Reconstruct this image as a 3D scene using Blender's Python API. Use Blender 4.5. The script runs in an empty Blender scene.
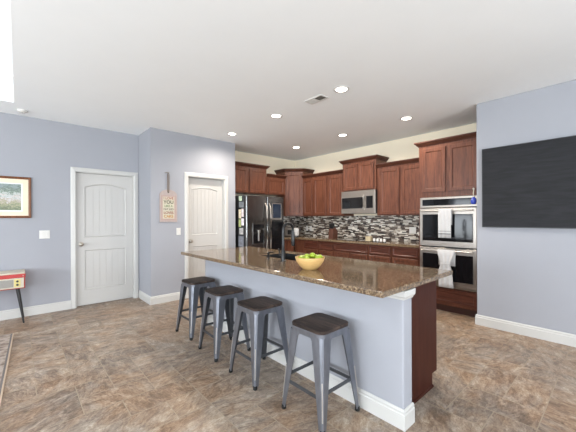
import bpy, bmesh, math, random
from mathutils import Matrix, Vector
R = math.radians
scene = bpy.context.scene
C = scene.collection

# ------------------------------------------------------------------ camera, world, light, exposure
cam_data = bpy.data.cameras.new('camera')
cam_data.sensor_width = 36.0
cam_data.lens = 300.8 / 576 * 36
cam_data.shift_y = 2.2 / 576
cam_data.clip_start = 0.05
cam = bpy.data.objects.new('camera', cam_data)
C.objects.link(cam)
cam.location = (0, 0, 1.33)
cam.matrix_world = Matrix.Translation((0, 0, 1.33)) @ Matrix.Rotation(R(48.11), 4, 'Z') @ Matrix.Rotation(R(90), 4, 'X') @ Matrix.Rotation(R(-0.22), 4, 'Z')
scene.camera = cam

world = bpy.data.worlds.new('sky')
scene.world = world
world.use_nodes = True
bg = world.node_tree.nodes['Background']
bg.inputs[0].default_value = (0.72, 0.84, 1.0, 1)
bg.inputs[1].default_value = 1.6

def area_light(name, loc, rot, sx, sy, power, col):
    l = bpy.data.lights.new(name, 'AREA')
    l.shape = 'RECTANGLE'; l.size = sx; l.size_y = sy; l.energy = power; l.color = col
    o = bpy.data.objects.new(name, l); C.objects.link(o)
    o.location = loc; o.rotation_euler = rot
    return o
# daylight entering through the big windows behind the camera
DAY = (0.87, 0.94, 1.0)
UP = 35      # upward tilt added to the window lamps to brighten the ceiling
for x, p in ((-4.0, 100), (-1.6, 165), (0.9, 150)):
    area_light('daylight', (x, -4.72, 1.35), (R(90+UP), 0, 0), 1.7, 1.8, p, DAY)
area_light('daylight', (3.62, -1.9, 1.35), (0, R(90+UP), 0), 1.8, 2.2, 165, DAY)
area_light('daylight', (3.62, 1.6, 1.35), (0, R(90+UP), 0), 1.8, 1.8, 140, DAY)

vs = scene.view_settings
vs.view_transform = 'Standard'; vs.look = 'None'; vs.gamma = 1; vs.use_curve_mapping = False
vs.exposure = 0.55

# ------------------------------------------------------------------ materials
def srgb(r, g, b):
    f = lambda c: (c/255/12.92) if c/255 <= 0.04045 else ((c/255+0.055)/1.055)**2.4
    return (f(r), f(g), f(b), 1)

class NT:
    def __init__(s, name):
        s.m = bpy.data.materials.new(name); s.m.use_nodes = True
        s.t = s.m.node_tree; s.b = s.t.nodes['Principled BSDF']
    def n(s, typ, **kw):
        nd = s.t.nodes.new(typ)
        for k, v in kw.items(): setattr(nd, k, v)
        return nd
    def l(s, a, b): s.t.links.new(a, b)
    def math(s, op, a, b=None):
        nd = s.n('ShaderNodeMath', operation=op)
        for i, v in enumerate((a, b)):
            if v is None: continue
            if isinstance(v, (int, float)): nd.inputs[i].default_value = v
            else: s.l(v, nd.inputs[i])
        return nd.outputs[0]
    def ramp(s, fac, stops, const=False):
        r = s.n('ShaderNodeValToRGB'); cr = r.color_ramp
        if const: cr.interpolation = 'CONSTANT'
        while len(cr.elements) < len(stops): cr.elements.new(0.5)
        for e, (p, c) in zip(cr.elements, stops): e.position = p; e.color = c
        s.l(fac, r.inputs[0]); return r.outputs[0]
    def coords(s, scale=(1, 1, 1), kind='Object'):
        tc = s.n('ShaderNodeTexCoord'); mp = s.n('ShaderNodeMapping')
        s.l(tc.outputs[kind], mp.inputs[0]); mp.inputs['Scale'].default_value = scale
        return mp.outputs[0]
    def noise(s, vec, scale, detail=4, rough=0.55, dist=0):
        nd = s.n('ShaderNodeTexNoise'); s.l(vec, nd.inputs['Vector'])
        nd.inputs['Scale'].default_value = scale; nd.inputs['Detail'].default_value = detail
        nd.inputs['Roughness'].default_value = rough; nd.inputs['Distortion'].default_value = dist
        return nd.outputs['Fac']
    def bump(s, h, strength=0.1, dist=0.01):
        b = s.n('ShaderNodeBump'); b.inputs['Strength'].default_value = strength
        b.inputs['Distance'].default_value = dist
        s.l(h, b.inputs['Height']); s.l(b.outputs[0], s.b.inputs['Normal'])

def mat(name, col, rough=0.5, metal=0.0, var=0.04, scale=8, coat=0, emit=None, estr=0, stretch=(1, 1, 1), bump=0):
    s = NT(name); s.b.inputs['Roughness'].default_value = rough
    s.b.inputs['Metallic'].default_value = metal
    s.b.inputs['Coat Weight'].default_value = coat
    s.b.inputs['Coat Roughness'].default_value = 0.08
    c1 = tuple(max(0, v*(1-var)) for v in col[:3]) + (1,); c2 = tuple(min(1, v*(1+var)) for v in col[:3]) + (1,)
    f = s.noise(s.coords(stretch), scale)
    s.l(s.ramp(f, [(0.3, c1), (0.7, c2)]), s.b.inputs['Base Color'])
    if bump: s.bump(f, bump, 0.004)
    if emit:
        s.b.inputs['Emission Color'].default_value = emit; s.b.inputs['Emission Strength'].default_value = estr
    return s.m

def wood(name, dark, light, rough=0.35, stretch=(7, 7, 0.6), scale=5, coat=0.04):
    s = NT(name); v = s.coords(stretch)
    f = s.noise(v, scale, 6, 0.6, 0.6)
    f2 = s.noise(s.coords((stretch[0]*5, stretch[1]*5, stretch[2]*4)), scale*2, 3)
    mx = s.math('ADD', s.math('MULTIPLY', f, 0.75), s.math('MULTIPLY', f2, 0.25))
    s.l(s.ramp(mx, [(0.32, dark), (0.68, light)]), s.b.inputs['Base Color'])
    s.b.inputs['Roughness'].default_value = rough; s.b.inputs['Coat Weight'].default_value = coat
    s.b.inputs['Coat Roughness'].default_value = 0.2
    s.b.inputs['Specular IOR Level'].default_value = 0.3
    s.bump(mx, 0.06, 0.003)
    return s.m

M = {}
M['wall'] = mat('lavender_paint', srgb(153, 154, 160), 0.75, var=0.008, scale=3)
M['cream'] = mat('cream_paint', srgb(240, 228, 204), 0.75, var=0.008, scale=3)
M['ceiling'] = mat('ceiling_paint', srgb(240, 241, 241), 0.9, var=0.008, scale=3)
M['trim'] = mat('white_trim_paint', srgb(192, 190, 186), 0.4, var=0.01, scale=3)
M['doorpaint'] = mat('white_door_paint', srgb(186, 183, 179), 0.42, var=0.01, scale=3)
M['wood'] = wood('cherry_cabinet_wood', srgb(66, 36, 26), srgb(112, 69, 51))
M['wood_h'] = wood('cherry_drawer_wood', srgb(58, 29, 22), srgb(98, 56, 42), stretch=(0.6, 7, 7))
M['crown_shaded'] = wood('shaded_cherry_crown_wood', srgb(58, 31, 23), srgb(88, 52, 39), stretch=(0.6, 7, 7))  # same cherry, with the shadow on the crown put into its colour
M['panelwood_shaded'] = wood('shaded_cherry_end_panel_wood', srgb(52, 24, 17), srgb(68, 34, 25), 0.5, coat=0)  # same cherry, its colour darkened for the dim light on the island end
M['panelwood_shaded'].node_tree.nodes['Principled BSDF'].inputs['Specular IOR Level'].default_value = 0.15
M['steel'] = mat('stainless_steel', (0.50, 0.47, 0.44, 1), 0.30, 0.95, 0.06, 6, stretch=(1, 1, 30))
M['steel_h'] = mat('brushed_stainless_steel', (0.33, 0.295, 0.262, 1), 0.34, 0.92, 0.05, 6, stretch=(30, 1, 1))
M['darksteel'] = mat('dark_stainless_steel', (0.16, 0.157, 0.152, 1), 0.2, 0.95, 0.10, 6, stretch=(1, 1, 30))
M['blackglass'] = mat('black_glass', (0.006, 0.006, 0.007, 1), 0.06, 0, 0.05)
M['blackglass'].node_tree.nodes['Principled BSDF'].inputs['Specular IOR Level'].default_value = 0.28
M['blackplastic'] = mat('black_plastic', (0.012, 0.012, 0.013, 1), 0.35)
M['fridgeside'] = mat('fridge_side_enamel', (0.02, 0.02, 0.022, 1), 0.3)
M['blackmetal'] = mat('matte_black_metal', (0.012, 0.012, 0.012, 1), 0.32, 0.3)
M['nickel'] = mat('satin_nickel', (0.40, 0.36, 0.31, 1), 0.28, 1)
M['white'] = mat('white_plastic', srgb(206, 203, 198), 0.4)
M['gunmetal'] = mat('brushed_gunmetal', (0.21, 0.22, 0.25, 1), 0.36, 0.85, 0.14, 9, stretch=(3, 3, 1))
M['gundark'] = mat('dark_gunmetal', (0.10, 0.105, 0.115, 1), 0.42, 0.8, 0.12, 9)
M['seatwood'] = wood('dark_elm_seat', srgb(36, 27, 23), srgb(74, 56, 46), 0.6, (5, 0.7, 5), 7, 0)
def plank_seat():
    s = NT('dark_elm_planks'); co = s.coords()
    sp = s.n('ShaderNodeSeparateXYZ'); s.l(co, sp.inputs[0])
    q = s.math('DIVIDE', s.math('ADD', sp.outputs[1], 0.5), 0.076); fr = s.math('FRACT', q)
    f = s.noise(s.coords((0.8, 6, 5)), 7, 6, 0.65, 0.5)
    wn = s.n('ShaderNodeTexWhiteNoise', noise_dimensions='1D'); s.l(s.math('FLOOR', q), wn.inputs['W'])
    v = s.math('ADD', f, s.math('MULTIPLY', s.math('SUBTRACT', wn.outputs['Value'], 0.5), 0.18))
    v = s.math('MULTIPLY', v, s.math('SUBTRACT', 1.0, s.math('MULTIPLY', s.math('LESS_THAN', fr, 0.05), 0.6)))
    s.l(s.ramp(v, [(0.28, srgb(24, 18, 16)), (0.5, srgb(50, 39, 34)), (0.7, srgb(84, 68, 59))]), s.b.inputs['Base Color'])
    s.b.inputs['Roughness'].default_value = 0.6; s.b.inputs['Specular IOR Level'].default_value = 0.3
    return s.m
M['planks'] = plank_seat()
M['rubber'] = mat('black_rubber', (0.01, 0.01, 0.01, 1), 0.7)
M['lens'] = mat('lamp_lens', (1, 1, 1, 1), 0.5, emit=(1.0, 0.93, 0.82, 1), estr=9)
M['bamboo'] = mat('bamboo_bowl_wood', srgb(198, 160, 102), 0.45, var=0.10, scale=22, stretch=(1, 1, 5))
M['lime'] = mat('lime_peel', srgb(140, 160, 38), 0.4, var=0.15, scale=30)
M['towel'] = mat('white_cotton', srgb(184, 182, 181), 0.95, var=0.05, scale=90, bump=0.3)
M['grey_stripe'] = mat('grey_woven_stripe', srgb(62, 60, 62), 0.95)
M['red'] = mat('red_lacquer', srgb(174, 50, 46), 0.4)
M['creamvinyl'] = mat('cream_vinyl', srgb(194, 184, 166), 0.5)
M['grille'] = mat('grey_speaker_cloth', srgb(142, 138, 132), 0.9, var=0.15, scale=160)
M['yellow'] = mat('pale_gold_plate', srgb(206, 190, 122), 0.4)
M['blackwood'] = mat('black_painted_wood', (0.012, 0.011, 0.011, 1), 0.4)
M['frame'] = wood('walnut_frame', srgb(70, 40, 24), srgb(128, 80, 50), 0.4)
M['mat'] = mat('cream_picture_mat', srgb(232, 212, 188), 0.8)
M['matwhite'] = mat('white_picture_mat', srgb(226, 228, 226), 0.8)
M['signwood'] = mat('whitewashed_sign_wood', srgb(164, 150, 145), 0.7, var=0.08, scale=12, stretch=(4, 4, 1))
M['signborder'] = mat('pink_sign_border', srgb(166, 143, 137), 0.8, var=0.1, scale=60)
M['signpaper'] = mat('cream_sign_panel', srgb(188, 182, 162), 0.8, var=0.05, scale=40)
M['cord'] = mat('jute_cord', srgb(120, 104, 90), 0.9)
M['blue'] = mat('cobalt_blue_glaze', srgb(52, 70, 165), 0.25)
M['beige'] = mat('beige_ceramic', srgb(176, 160, 130), 0.4)
M['knifewood'] = wood('knife_block_wood', srgb(58, 34, 26), srgb(88, 54, 40), 0.5)
M['asphalt'] = mat('garden_lawn', srgb(96, 120, 70), 0.95, var=0.3, scale=3)
M['toe'] = mat('dark_toe_kick_wood', srgb(58, 28, 20), 0.5)
M['ventdark'] = mat('shaded_duct_metal', srgb(120, 114, 106), 0.6)
M['grout'] = mat('tile_grout', srgb(160, 147, 130), 0.85, var=0.06, scale=20)

# floor tile: each tile has its own random value and grain direction in a face attribute
s = NT('stone_look_tile')
at = s.n('ShaderNodeAttribute', attribute_name='tile')
sep = s.n('ShaderNodeSeparateColor'); s.l(at.outputs['Color'], sep.inputs[0])
tc = s.n('ShaderNodeTexCoord')
off = s.n('ShaderNodeVectorMath', operation='MULTIPLY_ADD')
s.l(at.outputs['Color'], off.inputs[0]); off.inputs[1].default_value = (37, 53, 11); s.l(tc.outputs['Object'], off.inputs[2])
rot = s.n('ShaderNodeVectorRotate', rotation_type='Z_AXIS')
s.l(off.outputs[0], rot.inputs['Vector']); s.l(s.math('MULTIPLY', s.math('SUBTRACT', sep.outputs[1], 0.5), 1.1), rot.inputs['Angle'])
turn = s.n('ShaderNodeVectorRotate', rotation_type='Z_AXIS')
s.l(rot.outputs[0], turn.inputs['Vector']); s.l(s.math('MULTIPLY', s.math('GREATER_THAN', sep.outputs[2], 0.72), math.pi/2), turn.inputs['Angle'])
mp = s.n('ShaderNodeMapping'); s.l(turn.outputs[0], mp.inputs[0]); mp.inputs['Scale'].default_value = (5.2, 2.4, 1)
n1 = s.noise(mp.outputs[0], 2.4, 8, 0.72, 0.7)
n2 = s.noise(mp.outputs[0], 10, 6, 0.75, 1.2)
n3 = s.noise(tc.outputs['Object'], 1.1, 3)
v = s.math('ADD', s.math('MULTIPLY', n1, 0.55), s.math('MULTIPLY', n2, 0.45))
v = s.math('ADD', v, s.math('MULTIPLY', s.math('SUBTRACT', sep.outputs[0], 0.5), 0.055))
warm = s.ramp(v, [(0.35, srgb(84, 65, 51)), (0.44, srgb(120, 95, 73)), (0.49, srgb(141, 113, 88)), (0.54, srgb(154, 130, 106)), (0.64, srgb(188, 170, 147))])
cool = s.ramp(v, [(0.35, srgb(84, 73, 64)), (0.44, srgb(114, 100, 88)), (0.49, srgb(134, 119, 105)), (0.54, srgb(148, 134, 120)), (0.64, srgb(184, 171, 155))])
mxf = s.n('ShaderNodeMix', data_type='RGBA')
s.l(s.ramp(s.math('ADD', s.math('MULTIPLY', n3, 0.6), s.math('MULTIPLY', s.noise(mp.outputs[0], 1.6, 3, 0.5, 1), 0.4)), [(0.42, (0, 0, 0, 1)), (0.58, (1, 1, 1, 1))]), mxf.inputs[0])
s.l(warm, mxf.inputs[6]); s.l(cool, mxf.inputs[7])
hs = s.n('ShaderNodeHueSaturation'); hs.inputs['Value'].default_value = 1.0; hs.inputs['Saturation'].default_value = 0.95; s.l(mxf.outputs[2], hs.inputs['Color'])
s.l(hs.outputs[0], s.b.inputs['Base Color'])
s.b.inputs['Roughness'].default_value = 0.42
s.bump(v, 0.12, 0.004)
M['tile'] = s.m

# granite
s = NT('brown_granite')
v = s.coords()
a = s.noise(v, 85, 4, 0.75)
b = s.noise(v, 260, 2, 0.6)
mix = s.math('ADD', s.math('MULTIPLY', a, 0.6), s.math('MULTIPLY', b, 0.4))
s.l(s.ramp(mix, [(0.38, srgb(22, 18, 14)), (0.45, srgb(72, 56, 42)), (0.51, srgb(108, 87, 66)), (0.57, srgb(142, 122, 97)), (0.65, srgb(196, 178, 152))]), s.b.inputs['Base Color'])
s.b.inputs['Roughness'].default_value = 0.09
s.b.inputs['Specular IOR Level'].default_value = 0.75
M['granite'] = s.m

# glass and stone strip mosaic (object space: x along the wall, z up)
def mosaic():
    s = NT('strip_mosaic')
    tc = s.n('ShaderNodeTexCoord'); sp = s.n('ShaderNodeSeparateXYZ'); s.l(tc.outputs['Object'], sp.inputs[0])
    hz, wx = 0.0185, 0.076
    rz = s.math('DIVIDE', sp.outputs[2], hz); row = s.math('FLOOR', rz)
    wn = s.n('ShaderNodeTexWhiteNoise', noise_dimensions='1D'); s.l(row, wn.inputs['W'])
    cx = s.math('ADD', s.math('DIVIDE', s.math('ADD', sp.outputs[0], sp.outputs[1]), wx), s.math('MULTIPLY', wn.outputs['Value'], 7.3))
    # uneven strip length
    wob = s.math('MULTIPLY', s.math('SINE', s.math('MULTIPLY', cx, 2.4)), 0.22)
    cx = s.math('ADD', cx, wob)
    col = s.math('FLOOR', cx)
    cb = s.n('ShaderNodeCombineXYZ'); s.l(row, cb.inputs[0]); s.l(col, cb.inputs[1])
    w2 = s.n('ShaderNodeTexWhiteNoise', noise_dimensions='3D'); s.l(cb.outputs[0], w2.inputs['Vector'])
    colr = s.ramp(w2.outputs['Value'], [(0, srgb(44, 36, 33)), (0.18, srgb(84, 70, 62)), (0.36, srgb(118, 106, 96)), (0.48, srgb(154, 142, 128)), (0.60, srgb(190, 180, 166)), (0.75, srgb(224, 217, 205)), (0.94, srgb(66, 54, 48))], True)
    fz = s.math('FRACT', rz); fx = s.math('FRACT', cx)
    g = s.math('MAXIMUM', s.math('LESS_THAN', fz, 0.10), s.math('LESS_THAN', fx, 0.025))
    mx = s.n('ShaderNodeMix', data_type='RGBA'); s.l(g, mx.inputs[0]); s.l(colr, mx.inputs[6]); mx.inputs[7].default_value = srgb(120, 112, 104)
    s.l(mx.outputs[2], s.b.inputs['Base Color'])
    s.b.inputs['Roughness'].default_value = 0.18
    return s.m
M['mosaic'] = mosaic()

# wall screen: near black with faint smeary streaks
s = NT('switched_off_screen')
f = s.noise(s.coords((0.8, 1, 6)), 5, 5, 0.6, 0.5)
s.l(s.ramp(f, [(0.3, srgb(20, 20, 22)), (0.7, srgb(34, 34, 38))]), s.b.inputs['Base Color'])
s.b.inputs['Specular IOR Level'].default_value = 0.25
s.b.inputs['Roughness'].default_value = 0.6
M['screen'] = s.m

# landscape print
s = NT('landscape_print')
sp = s.n('ShaderNodeSeparateXYZ'); s.l(s.n('ShaderNodeTexCoord').outputs['Object'], sp.inputs[0])
nn = s.noise(s.coords((1, 1, 1.6)), 26, 5, 0.7, 1)
h = s.math('ADD', s.math('MULTIPLY', s.math('SUBTRACT', sp.outputs[2], -0.16), 3.1), s.math('MULTIPLY', s.math('SUBTRACT', nn, 0.5), 1.5))
s.l(s.ramp(h, [(0.0, srgb(108, 116, 92)), (0.2, srgb(148, 150, 118)), (0.38, srgb(172, 158, 146)), (0.52, srgb(196, 196, 198)), (0.66, srgb(150, 160, 150)), (0.82, srgb(92, 108, 96)), (1.0, srgb(130, 142, 140))]), s.b.inputs['Base Color'])
s.b.inputs['Roughness'].default_value = 0.5
M['print'] = s.m

# rug
s = NT('woven_rug')
vo = s.n('ShaderNodeTexVoronoi'); s.l(s.coords(), vo.inputs['Vector']); vo.inputs['Scale'].default_value = 16
nn = s.noise(s.coords(), 60, 3)
s.l(s.ramp(s.math('ADD', s.math('MULTIPLY', vo.outputs['Distance'], 0.7), s.math('MULTIPLY', nn, 0.5)), [(0.25, srgb(84, 72, 68)), (0.5, srgb(136, 120, 108)), (0.75, srgb(160, 148, 138))]), s.b.inputs['Base Color'])
s.b.inputs['Roughness'].default_value = 1
M['rug'] = s.m
M['rugedge'] = mat('tan_rug_binding', srgb(186, 166, 146), 0.95, var=0.08, scale=80)
M['ruggrey'] = mat('grey_rug_border', srgb(104, 98, 96), 1.0, var=0.1, scale=80)

# window pane: thin clear glass
s = NT('clear_pane')
tr = s.n('ShaderNodeBsdfTransparent'); gl = s.n('ShaderNodeBsdfGlossy'); gl.inputs['Roughness'].default_value = 0.02
mx = s.n('ShaderNodeMixShader'); mx.inputs[0].default_value = 0.06
s.l(tr.outputs[0], mx.inputs[1]); s.l(gl.outputs[0], mx.inputs[2])
s.l(mx.outputs[0], s.t.nodes['Material Output'].inputs['Surface'])
M['pane'] = s.m

# ------------------------------------------------------------------ mesh helpers
class MB:
    def __init__(s): s.bm = bmesh.new(); s.mi = 0
    def face(s, vs, mi=None):
        try:
            f = s.bm.faces.new(vs); f.material_index = s.mi if mi is None else mi; return f
        except ValueError: return None
    def box(s, x0, x1, y0, y1, z0, z1):
        v = [s.bm.verts.new(p) for p in ((x0,y0,z0),(x1,y0,z0),(x1,y1,z0),(x0,y1,z0),(x0,y0,z1),(x1,y0,z1),(x1,y1,z1),(x0,y1,z1))]
        for q in ((0,3,2,1),(4,5,6,7),(0,1,5,4),(1,2,6,5),(2,3,7,6),(3,0,4,7)): s.face([v[i] for i in q])
        return s
    def rings(s, rings, close_loop=True, cap=True):
        R_ = [[s.bm.verts.new(p) for p in r] for r in rings]
        n = len(R_[0])
        for a, b in zip(R_, R_[1:]):
            for i in range(n if close_loop else n-1): s.face([a[i], a[(i+1) % n], b[(i+1) % n], b[i]])
        if cap: s.face(list(reversed(R_[0]))); s.face(R_[-1])
        return s
    def lathe(s, prof, c=(0, 0, 0), n=24, axis='Z'):
        rs = []
        for r, z in prof:
            ring = []
            for i in range(n):
                a = 2*math.pi*i/n; x, y = r*math.cos(a), r*math.sin(a)
                p = {'Z': (x, y, z), 'Y': (x, -z, y), 'X': (z, x, y)}[axis]   # 'Y' points out of the front (-y)
                ring.append((c[0]+p[0], c[1]+p[1], c[2]+p[2]))
            rs.append(ring)
        return s.rings(rs)
    def tube(s, pts, r, n=10, r1=None):
        pts = [Vector(p) for p in pts]; rs = []; up = None
        for i, p in enumerate(pts):
            t = (pts[min(i+1, len(pts)-1)] - pts[max(i-1, 0)]).normalized()
            if up is None: up = Vector((0, 0, 1)) if abs(t.z) < 0.9 else Vector((1, 0, 0))
            a = t.cross(up).normalized(); b = t.cross(a).normalized(); up = -b if False else up
            rr = r if r1 is None else r + (r1-r)*i/(len(pts)-1)
            rs.append([p + a*rr*math.cos(2*math.pi*k/n) + b*rr*math.sin(2*math.pi*k/n) for k in range(n)])
        return s.rings(rs)
    def nested(s, x0, x1, z0, z1, steps, back=0.0):
        # rectangle facing -y: steps = [(inset, y)...]; the last one is filled
        rs = []
        for ins, y in [(0, back)] + steps:
            rs.append([(x0+ins, y, z0+ins), (x1-ins, y, z0+ins), (x1-ins, y, z1-ins), (x0+ins, y, z1-ins)])
        return s.rings(rs)
    def prism(s, poly, y0, y1):            # poly in x,z extruded along y
        return s.rings([[(x, y1, z) for x, z in poly], [(x, y0, z) for x, z in poly]])
    def prismz(s, poly, z0, z1):
        return s.rings([[(x, y, z0) for x, y in poly], [(x, y, z1) for x, y in poly]])
    def sweep(s, path, prof, closed=False):
        # path in x,y (outside on the right-hand side), prof = [(outward, z)...]
        n = len(path); P = [Vector(p) for p in path]; rs = []
        for i in range(n):
            d0 = (P[i]-P[i-1]).normalized() if (i > 0 or closed) else None
            d1 = (P[(i+1) % n]-P[i]).normalized() if (i < n-1 or closed) else None
            if d0 is None: d0 = d1
            if d1 is None: d1 = d0
            n0 = Vector((d0.y, -d0.x)); n1 = Vector((d1.y, -d1.x)); m = (n0+n1).normalized()
            k = 1/max(0.3, m.dot(n0))
            rs.append([(P[i].x+m.x*o*k, P[i].y+m.y*o*k, z) for o, z in prof])
        if closed: rs.append(rs[0])
        return s.rings(rs, True, not closed)
    def build(s, name, material, parent=None, bevel=0, smooth=False, seg=2):
        bm = s.bm
        bmesh.ops.remove_doubles(bm, verts=bm.verts, dist=1e-6) if smooth else None
        bmesh.ops.recalc_face_normals(bm, faces=bm.faces)
        me = bpy.data.meshes.new(name); bm.to_mesh(me); bm.free()
        for m in (material if isinstance(material, (list, tuple)) else [material]): me.materials.append(m)
        o = bpy.data.objects.new(name, me); C.objects.link(o)
        if parent is not None: o.parent = parent
        if smooth:
            for p in me.polygons: p.use_smooth = True
            try:
                me.set_sharp_from_angle(angle=R(40))
            except Exception: pass
        if bevel:
            b = o.modifiers.new('bevel', 'BEVEL'); b.width = bevel; b.segments = seg; b.limit_method = 'ANGLE'; b.angle_limit = R(40)
        return o

def thing(name, label, cat, loc=(0, 0, 0), rz=0, group=None):
    o = bpy.data.objects.new(name, None); C.objects.link(o)
    o.empty_display_size = 0.1
    o.location = loc; o.rotation_euler = (0, 0, rz); o['label'] = label; o['category'] = cat
    if group: o['group'] = group
    return o
def tag(o, label, cat, group=None, kind=None, loc=None, rz=None):
    o['label'] = label; o['category'] = cat
    if group: o['group'] = group
    if kind: o['kind'] = kind
    if loc: o.location = loc
    if rz is not None: o.rotation_euler = (0, 0, rz)
    return o
def struct(o, loc=None, rz=None):
    o['kind'] = 'structure'
    if loc: o.location = loc
    if rz is not None: o.rotation_euler = (0, 0, rz)
    return o
def dup(root, loc, label, rz=None):
    r = root.copy(); C.objects.link(r); r.location = loc; r['label'] = label
    if rz is not None: r.rotation_euler = (0, 0, rz)
    for ch in list(root.children):
        c = ch.copy(); C.objects.link(c); c.parent = r
        for g in ch.children:
            d = g.copy(); C.objects.link(d); d.parent = c
    return r
def text(name, body, size, material, parent, loc, align='CENTER', depth=0.0008):
    cu = bpy.data.curves.new(name, 'FONT'); cu.body = body; cu.size = size; cu.extrude = depth; cu.offset = size*.02
    cu.align_x = align; cu.align_y = 'CENTER'
    tmp = bpy.data.objects.new(name, cu); C.objects.link(tmp)
    dg = bpy.context.evaluated_depsgraph_get(); dg.update()
    me = bpy.data.meshes.new_from_object(tmp.evaluated_get(dg))
    bpy.data.objects.remove(tmp)
    o = bpy.data.objects.new(name, me); C.objects.link(o); me.materials.clear(); me.materials.append(material)
    o.parent = parent; o.location = loc; o.rotation_euler = (R(90), 0, 0)
    return o
def rrect(cx, cy, w, d, r, n=5):
    pts = []
    for sx, sy, a0 in ((1, 1, 0), (-1, 1, 90), (-1, -1, 180), (1, -1, 270)):
        for k in range(n+1):
            a = R(a0 + 90*k/n)
            pts.append((cx+sx*(w/2-r)+r*math.cos(a), cy+sy*(d/2-r)+r*math.sin(a)))
    return pts

# ------------------------------------------------------------------ room shell
CE = 2.743
XL, XP, XK = -5.476, -4.877, -5.42        # door wall, pantry front, kitchen side wall
YP0, YP1, YB, YT = 1.524, 3.042, 5.10, 4.25
X1, Y0 = 3.5, -4.6                        # unseen sides of the room

# floor: stone look tiles in a mixed-size layout with real grout lines
rnd = random.Random(11)
u = 0.232; gx0, gy0 = -5.7, 0.10-21*u
nx, ny = int((X1+5.9)/u)+1, int((5.3-gy0)/u)+1
used = set(); m = MB(); bm = m.bm
lay = bm.faces.layers.float_color.new('tile') if hasattr(bm.faces.layers, 'float_color') else None
tiles = []
for j in range(ny):
    for i in range(nx):
        if (i, j) in used: continue
        opts = [(2, 2)]*3 + [(2, 1)]*4 + [(1, 2)]*4 + [(1, 1)]*3
        rnd.shuffle(opts); opts.append((1, 1))
        for w, h in opts:
            cells = [(i+a, j+b) for a in range(w) for b in range(h)]
            if all(c not in used and c[0] < nx and c[1] < ny for c in cells):
                used.update(cells); tiles.append((i, j, w, h)); break
cols = []
g = 0.003
for i, j, w, h in tiles:
    x0, x1, y0, y1 = gx0+i*u+g, gx0+(i+w)*u-g, gy0+j*u+g, gy0+(j+h)*u-g
    m.rings([[(x0, y0, 0), (x1, y0, 0), (x1, y1, 0), (x0, y1, 0)]], cap=False)
    vs_ = list(bm.verts)[-4:] if False else None
    c = (rnd.random(), rnd.random(), rnd.random(), 1)
    cols.append(((x0, x1, y0, y1), c))
bm.free()
me = bpy.data.meshes.new('floor')
vv, ff = [], []
for (x0, x1, y0, y1), c in cols:
    k = len(vv); vv += [(x0, y0, 0), (x1, y0, 0), (x1, y1, 0), (x0, y1, 0)]; ff.append((k, k+1, k+2, k+3))
k = len(vv); vv += [(-5.8, Y0-.2, -0.0012), (X1+.2, Y0-.2, -0.0012), (X1+.2, 5.3, -0.0012), (-5.8, 5.3, -0.0012)]; ff.append((k, k+1, k+2, k+3))
k = len(vv); vv += [(-5.8, Y0-.2, -0.1), (X1+.2, Y0-.2, -0.1), (X1+.2, 5.3, -0.1), (-5.8, 5.3, -0.1)]; ff.append((k+3, k+2, k+1, k))
for a, b in ((0, 1), (1, 2), (2, 3), (3, 0)): ff.append((k-4+b, k-4+a, k+a, k+b))
me.from_pydata(vv, [], ff); me.materials.append(M['tile']); me.materials.append(M['grout'])
attr = me.attributes.new('tile', 'FLOAT_COLOR', 'FACE')
for q in range(len(ff)):
    if q < len(cols): attr.data[q].color = cols[q][1]
    else: me.polygons[q].material_index = 1
fl = bpy.data.objects.new('floor', me); C.objects.link(fl); struct(fl)

# ceiling with the raised tray over the living area
TX0, TX1, TY0, TY1, TZ = -4.92, 2.6, -4.0, -0.035, 3.05
m = MB()
m.box(XL-.15, X1+.15, TY1, YB+.15, CE, CE+.12)
m.box(XL-.15, TX0, Y0-.15, TY1, CE, CE+.12)
m.box(TX1, X1+.15, Y0-.15, TY1, CE, CE+.12)
m.box(TX0, TX1, Y0-.15, TY0, CE, CE+.12)
m.box(TX0-.1, TX1+.1, TY0-.1, TY1+.1, TZ, TZ+.1)
m.box(TX0-.1, TX0, TY0-.1, TY1+.1, CE+.12, TZ); m.box(TX1, TX1+.1, TY0-.1, TY1+.1, CE+.12, TZ)
m.box(TX0, TX1, TY0-.1, TY0, CE+.12, TZ); m.box(TX0, TX1, TY1, TY1+.1, CE+.12, TZ)
struct(m.build('ceiling', M['ceiling']))

def wall_with_opening(x, y0, y1, o0, o1, oz, th, name, material, back=0.05):
    m = MB()
    m.box(x-th, x, y0, o0, 0, CE); m.box(x-th, x, o1, y1, 0, CE); m.box(x-th, x, o0, o1, oz, CE)
    m.box(x-th-back, x-th, y0, y1, 0, CE)
    return struct(m.build(name, material))
D1 = (0.650, 1.437, 2.035); D2 = (2.130, 2.815, 2.035)
wall_with_opening(XL, Y0-.15, YP0, D1[0]-.018, D1[1]+.018, D1[2]+.018, 0.13, 'wall_left', M['wall'])
# pantry box: front with door niche, side, kitchen-facing side
wall_with_opening(XP, YP0, YP1, D2[0]-.018, D2[1]+.018, D2[2]+.018, 0.14, 'wall_pantry_front', M['wall'])
m = MB(); m.box(XL-.15, XP-.19, YP0, YP0+.1, 0, CE); struct(m.build('wall_pantry_side', M['wall']))
m = MB(); m.box(XK-.1, XP-.19, YP1-.1, YP1, 0, CE); struct(m.build('wall_pantry_end', M['cream']))
m = MB(); m.box(XK-.12, XK, YP1, YB+.12, 0, CE); struct(m.build('wall_kitchen_side', M['cream']))
m = MB(); m.box(XK, -1.15, YB, YB+.12, 0, CE); struct(m.build('wall_back', M['cream']))
m = MB(); m.box(-1.222, X1+.12, YT, YB+.12, 0, CE); struct(m.build('wall_right', M['wall'], bevel=.012))
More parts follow.
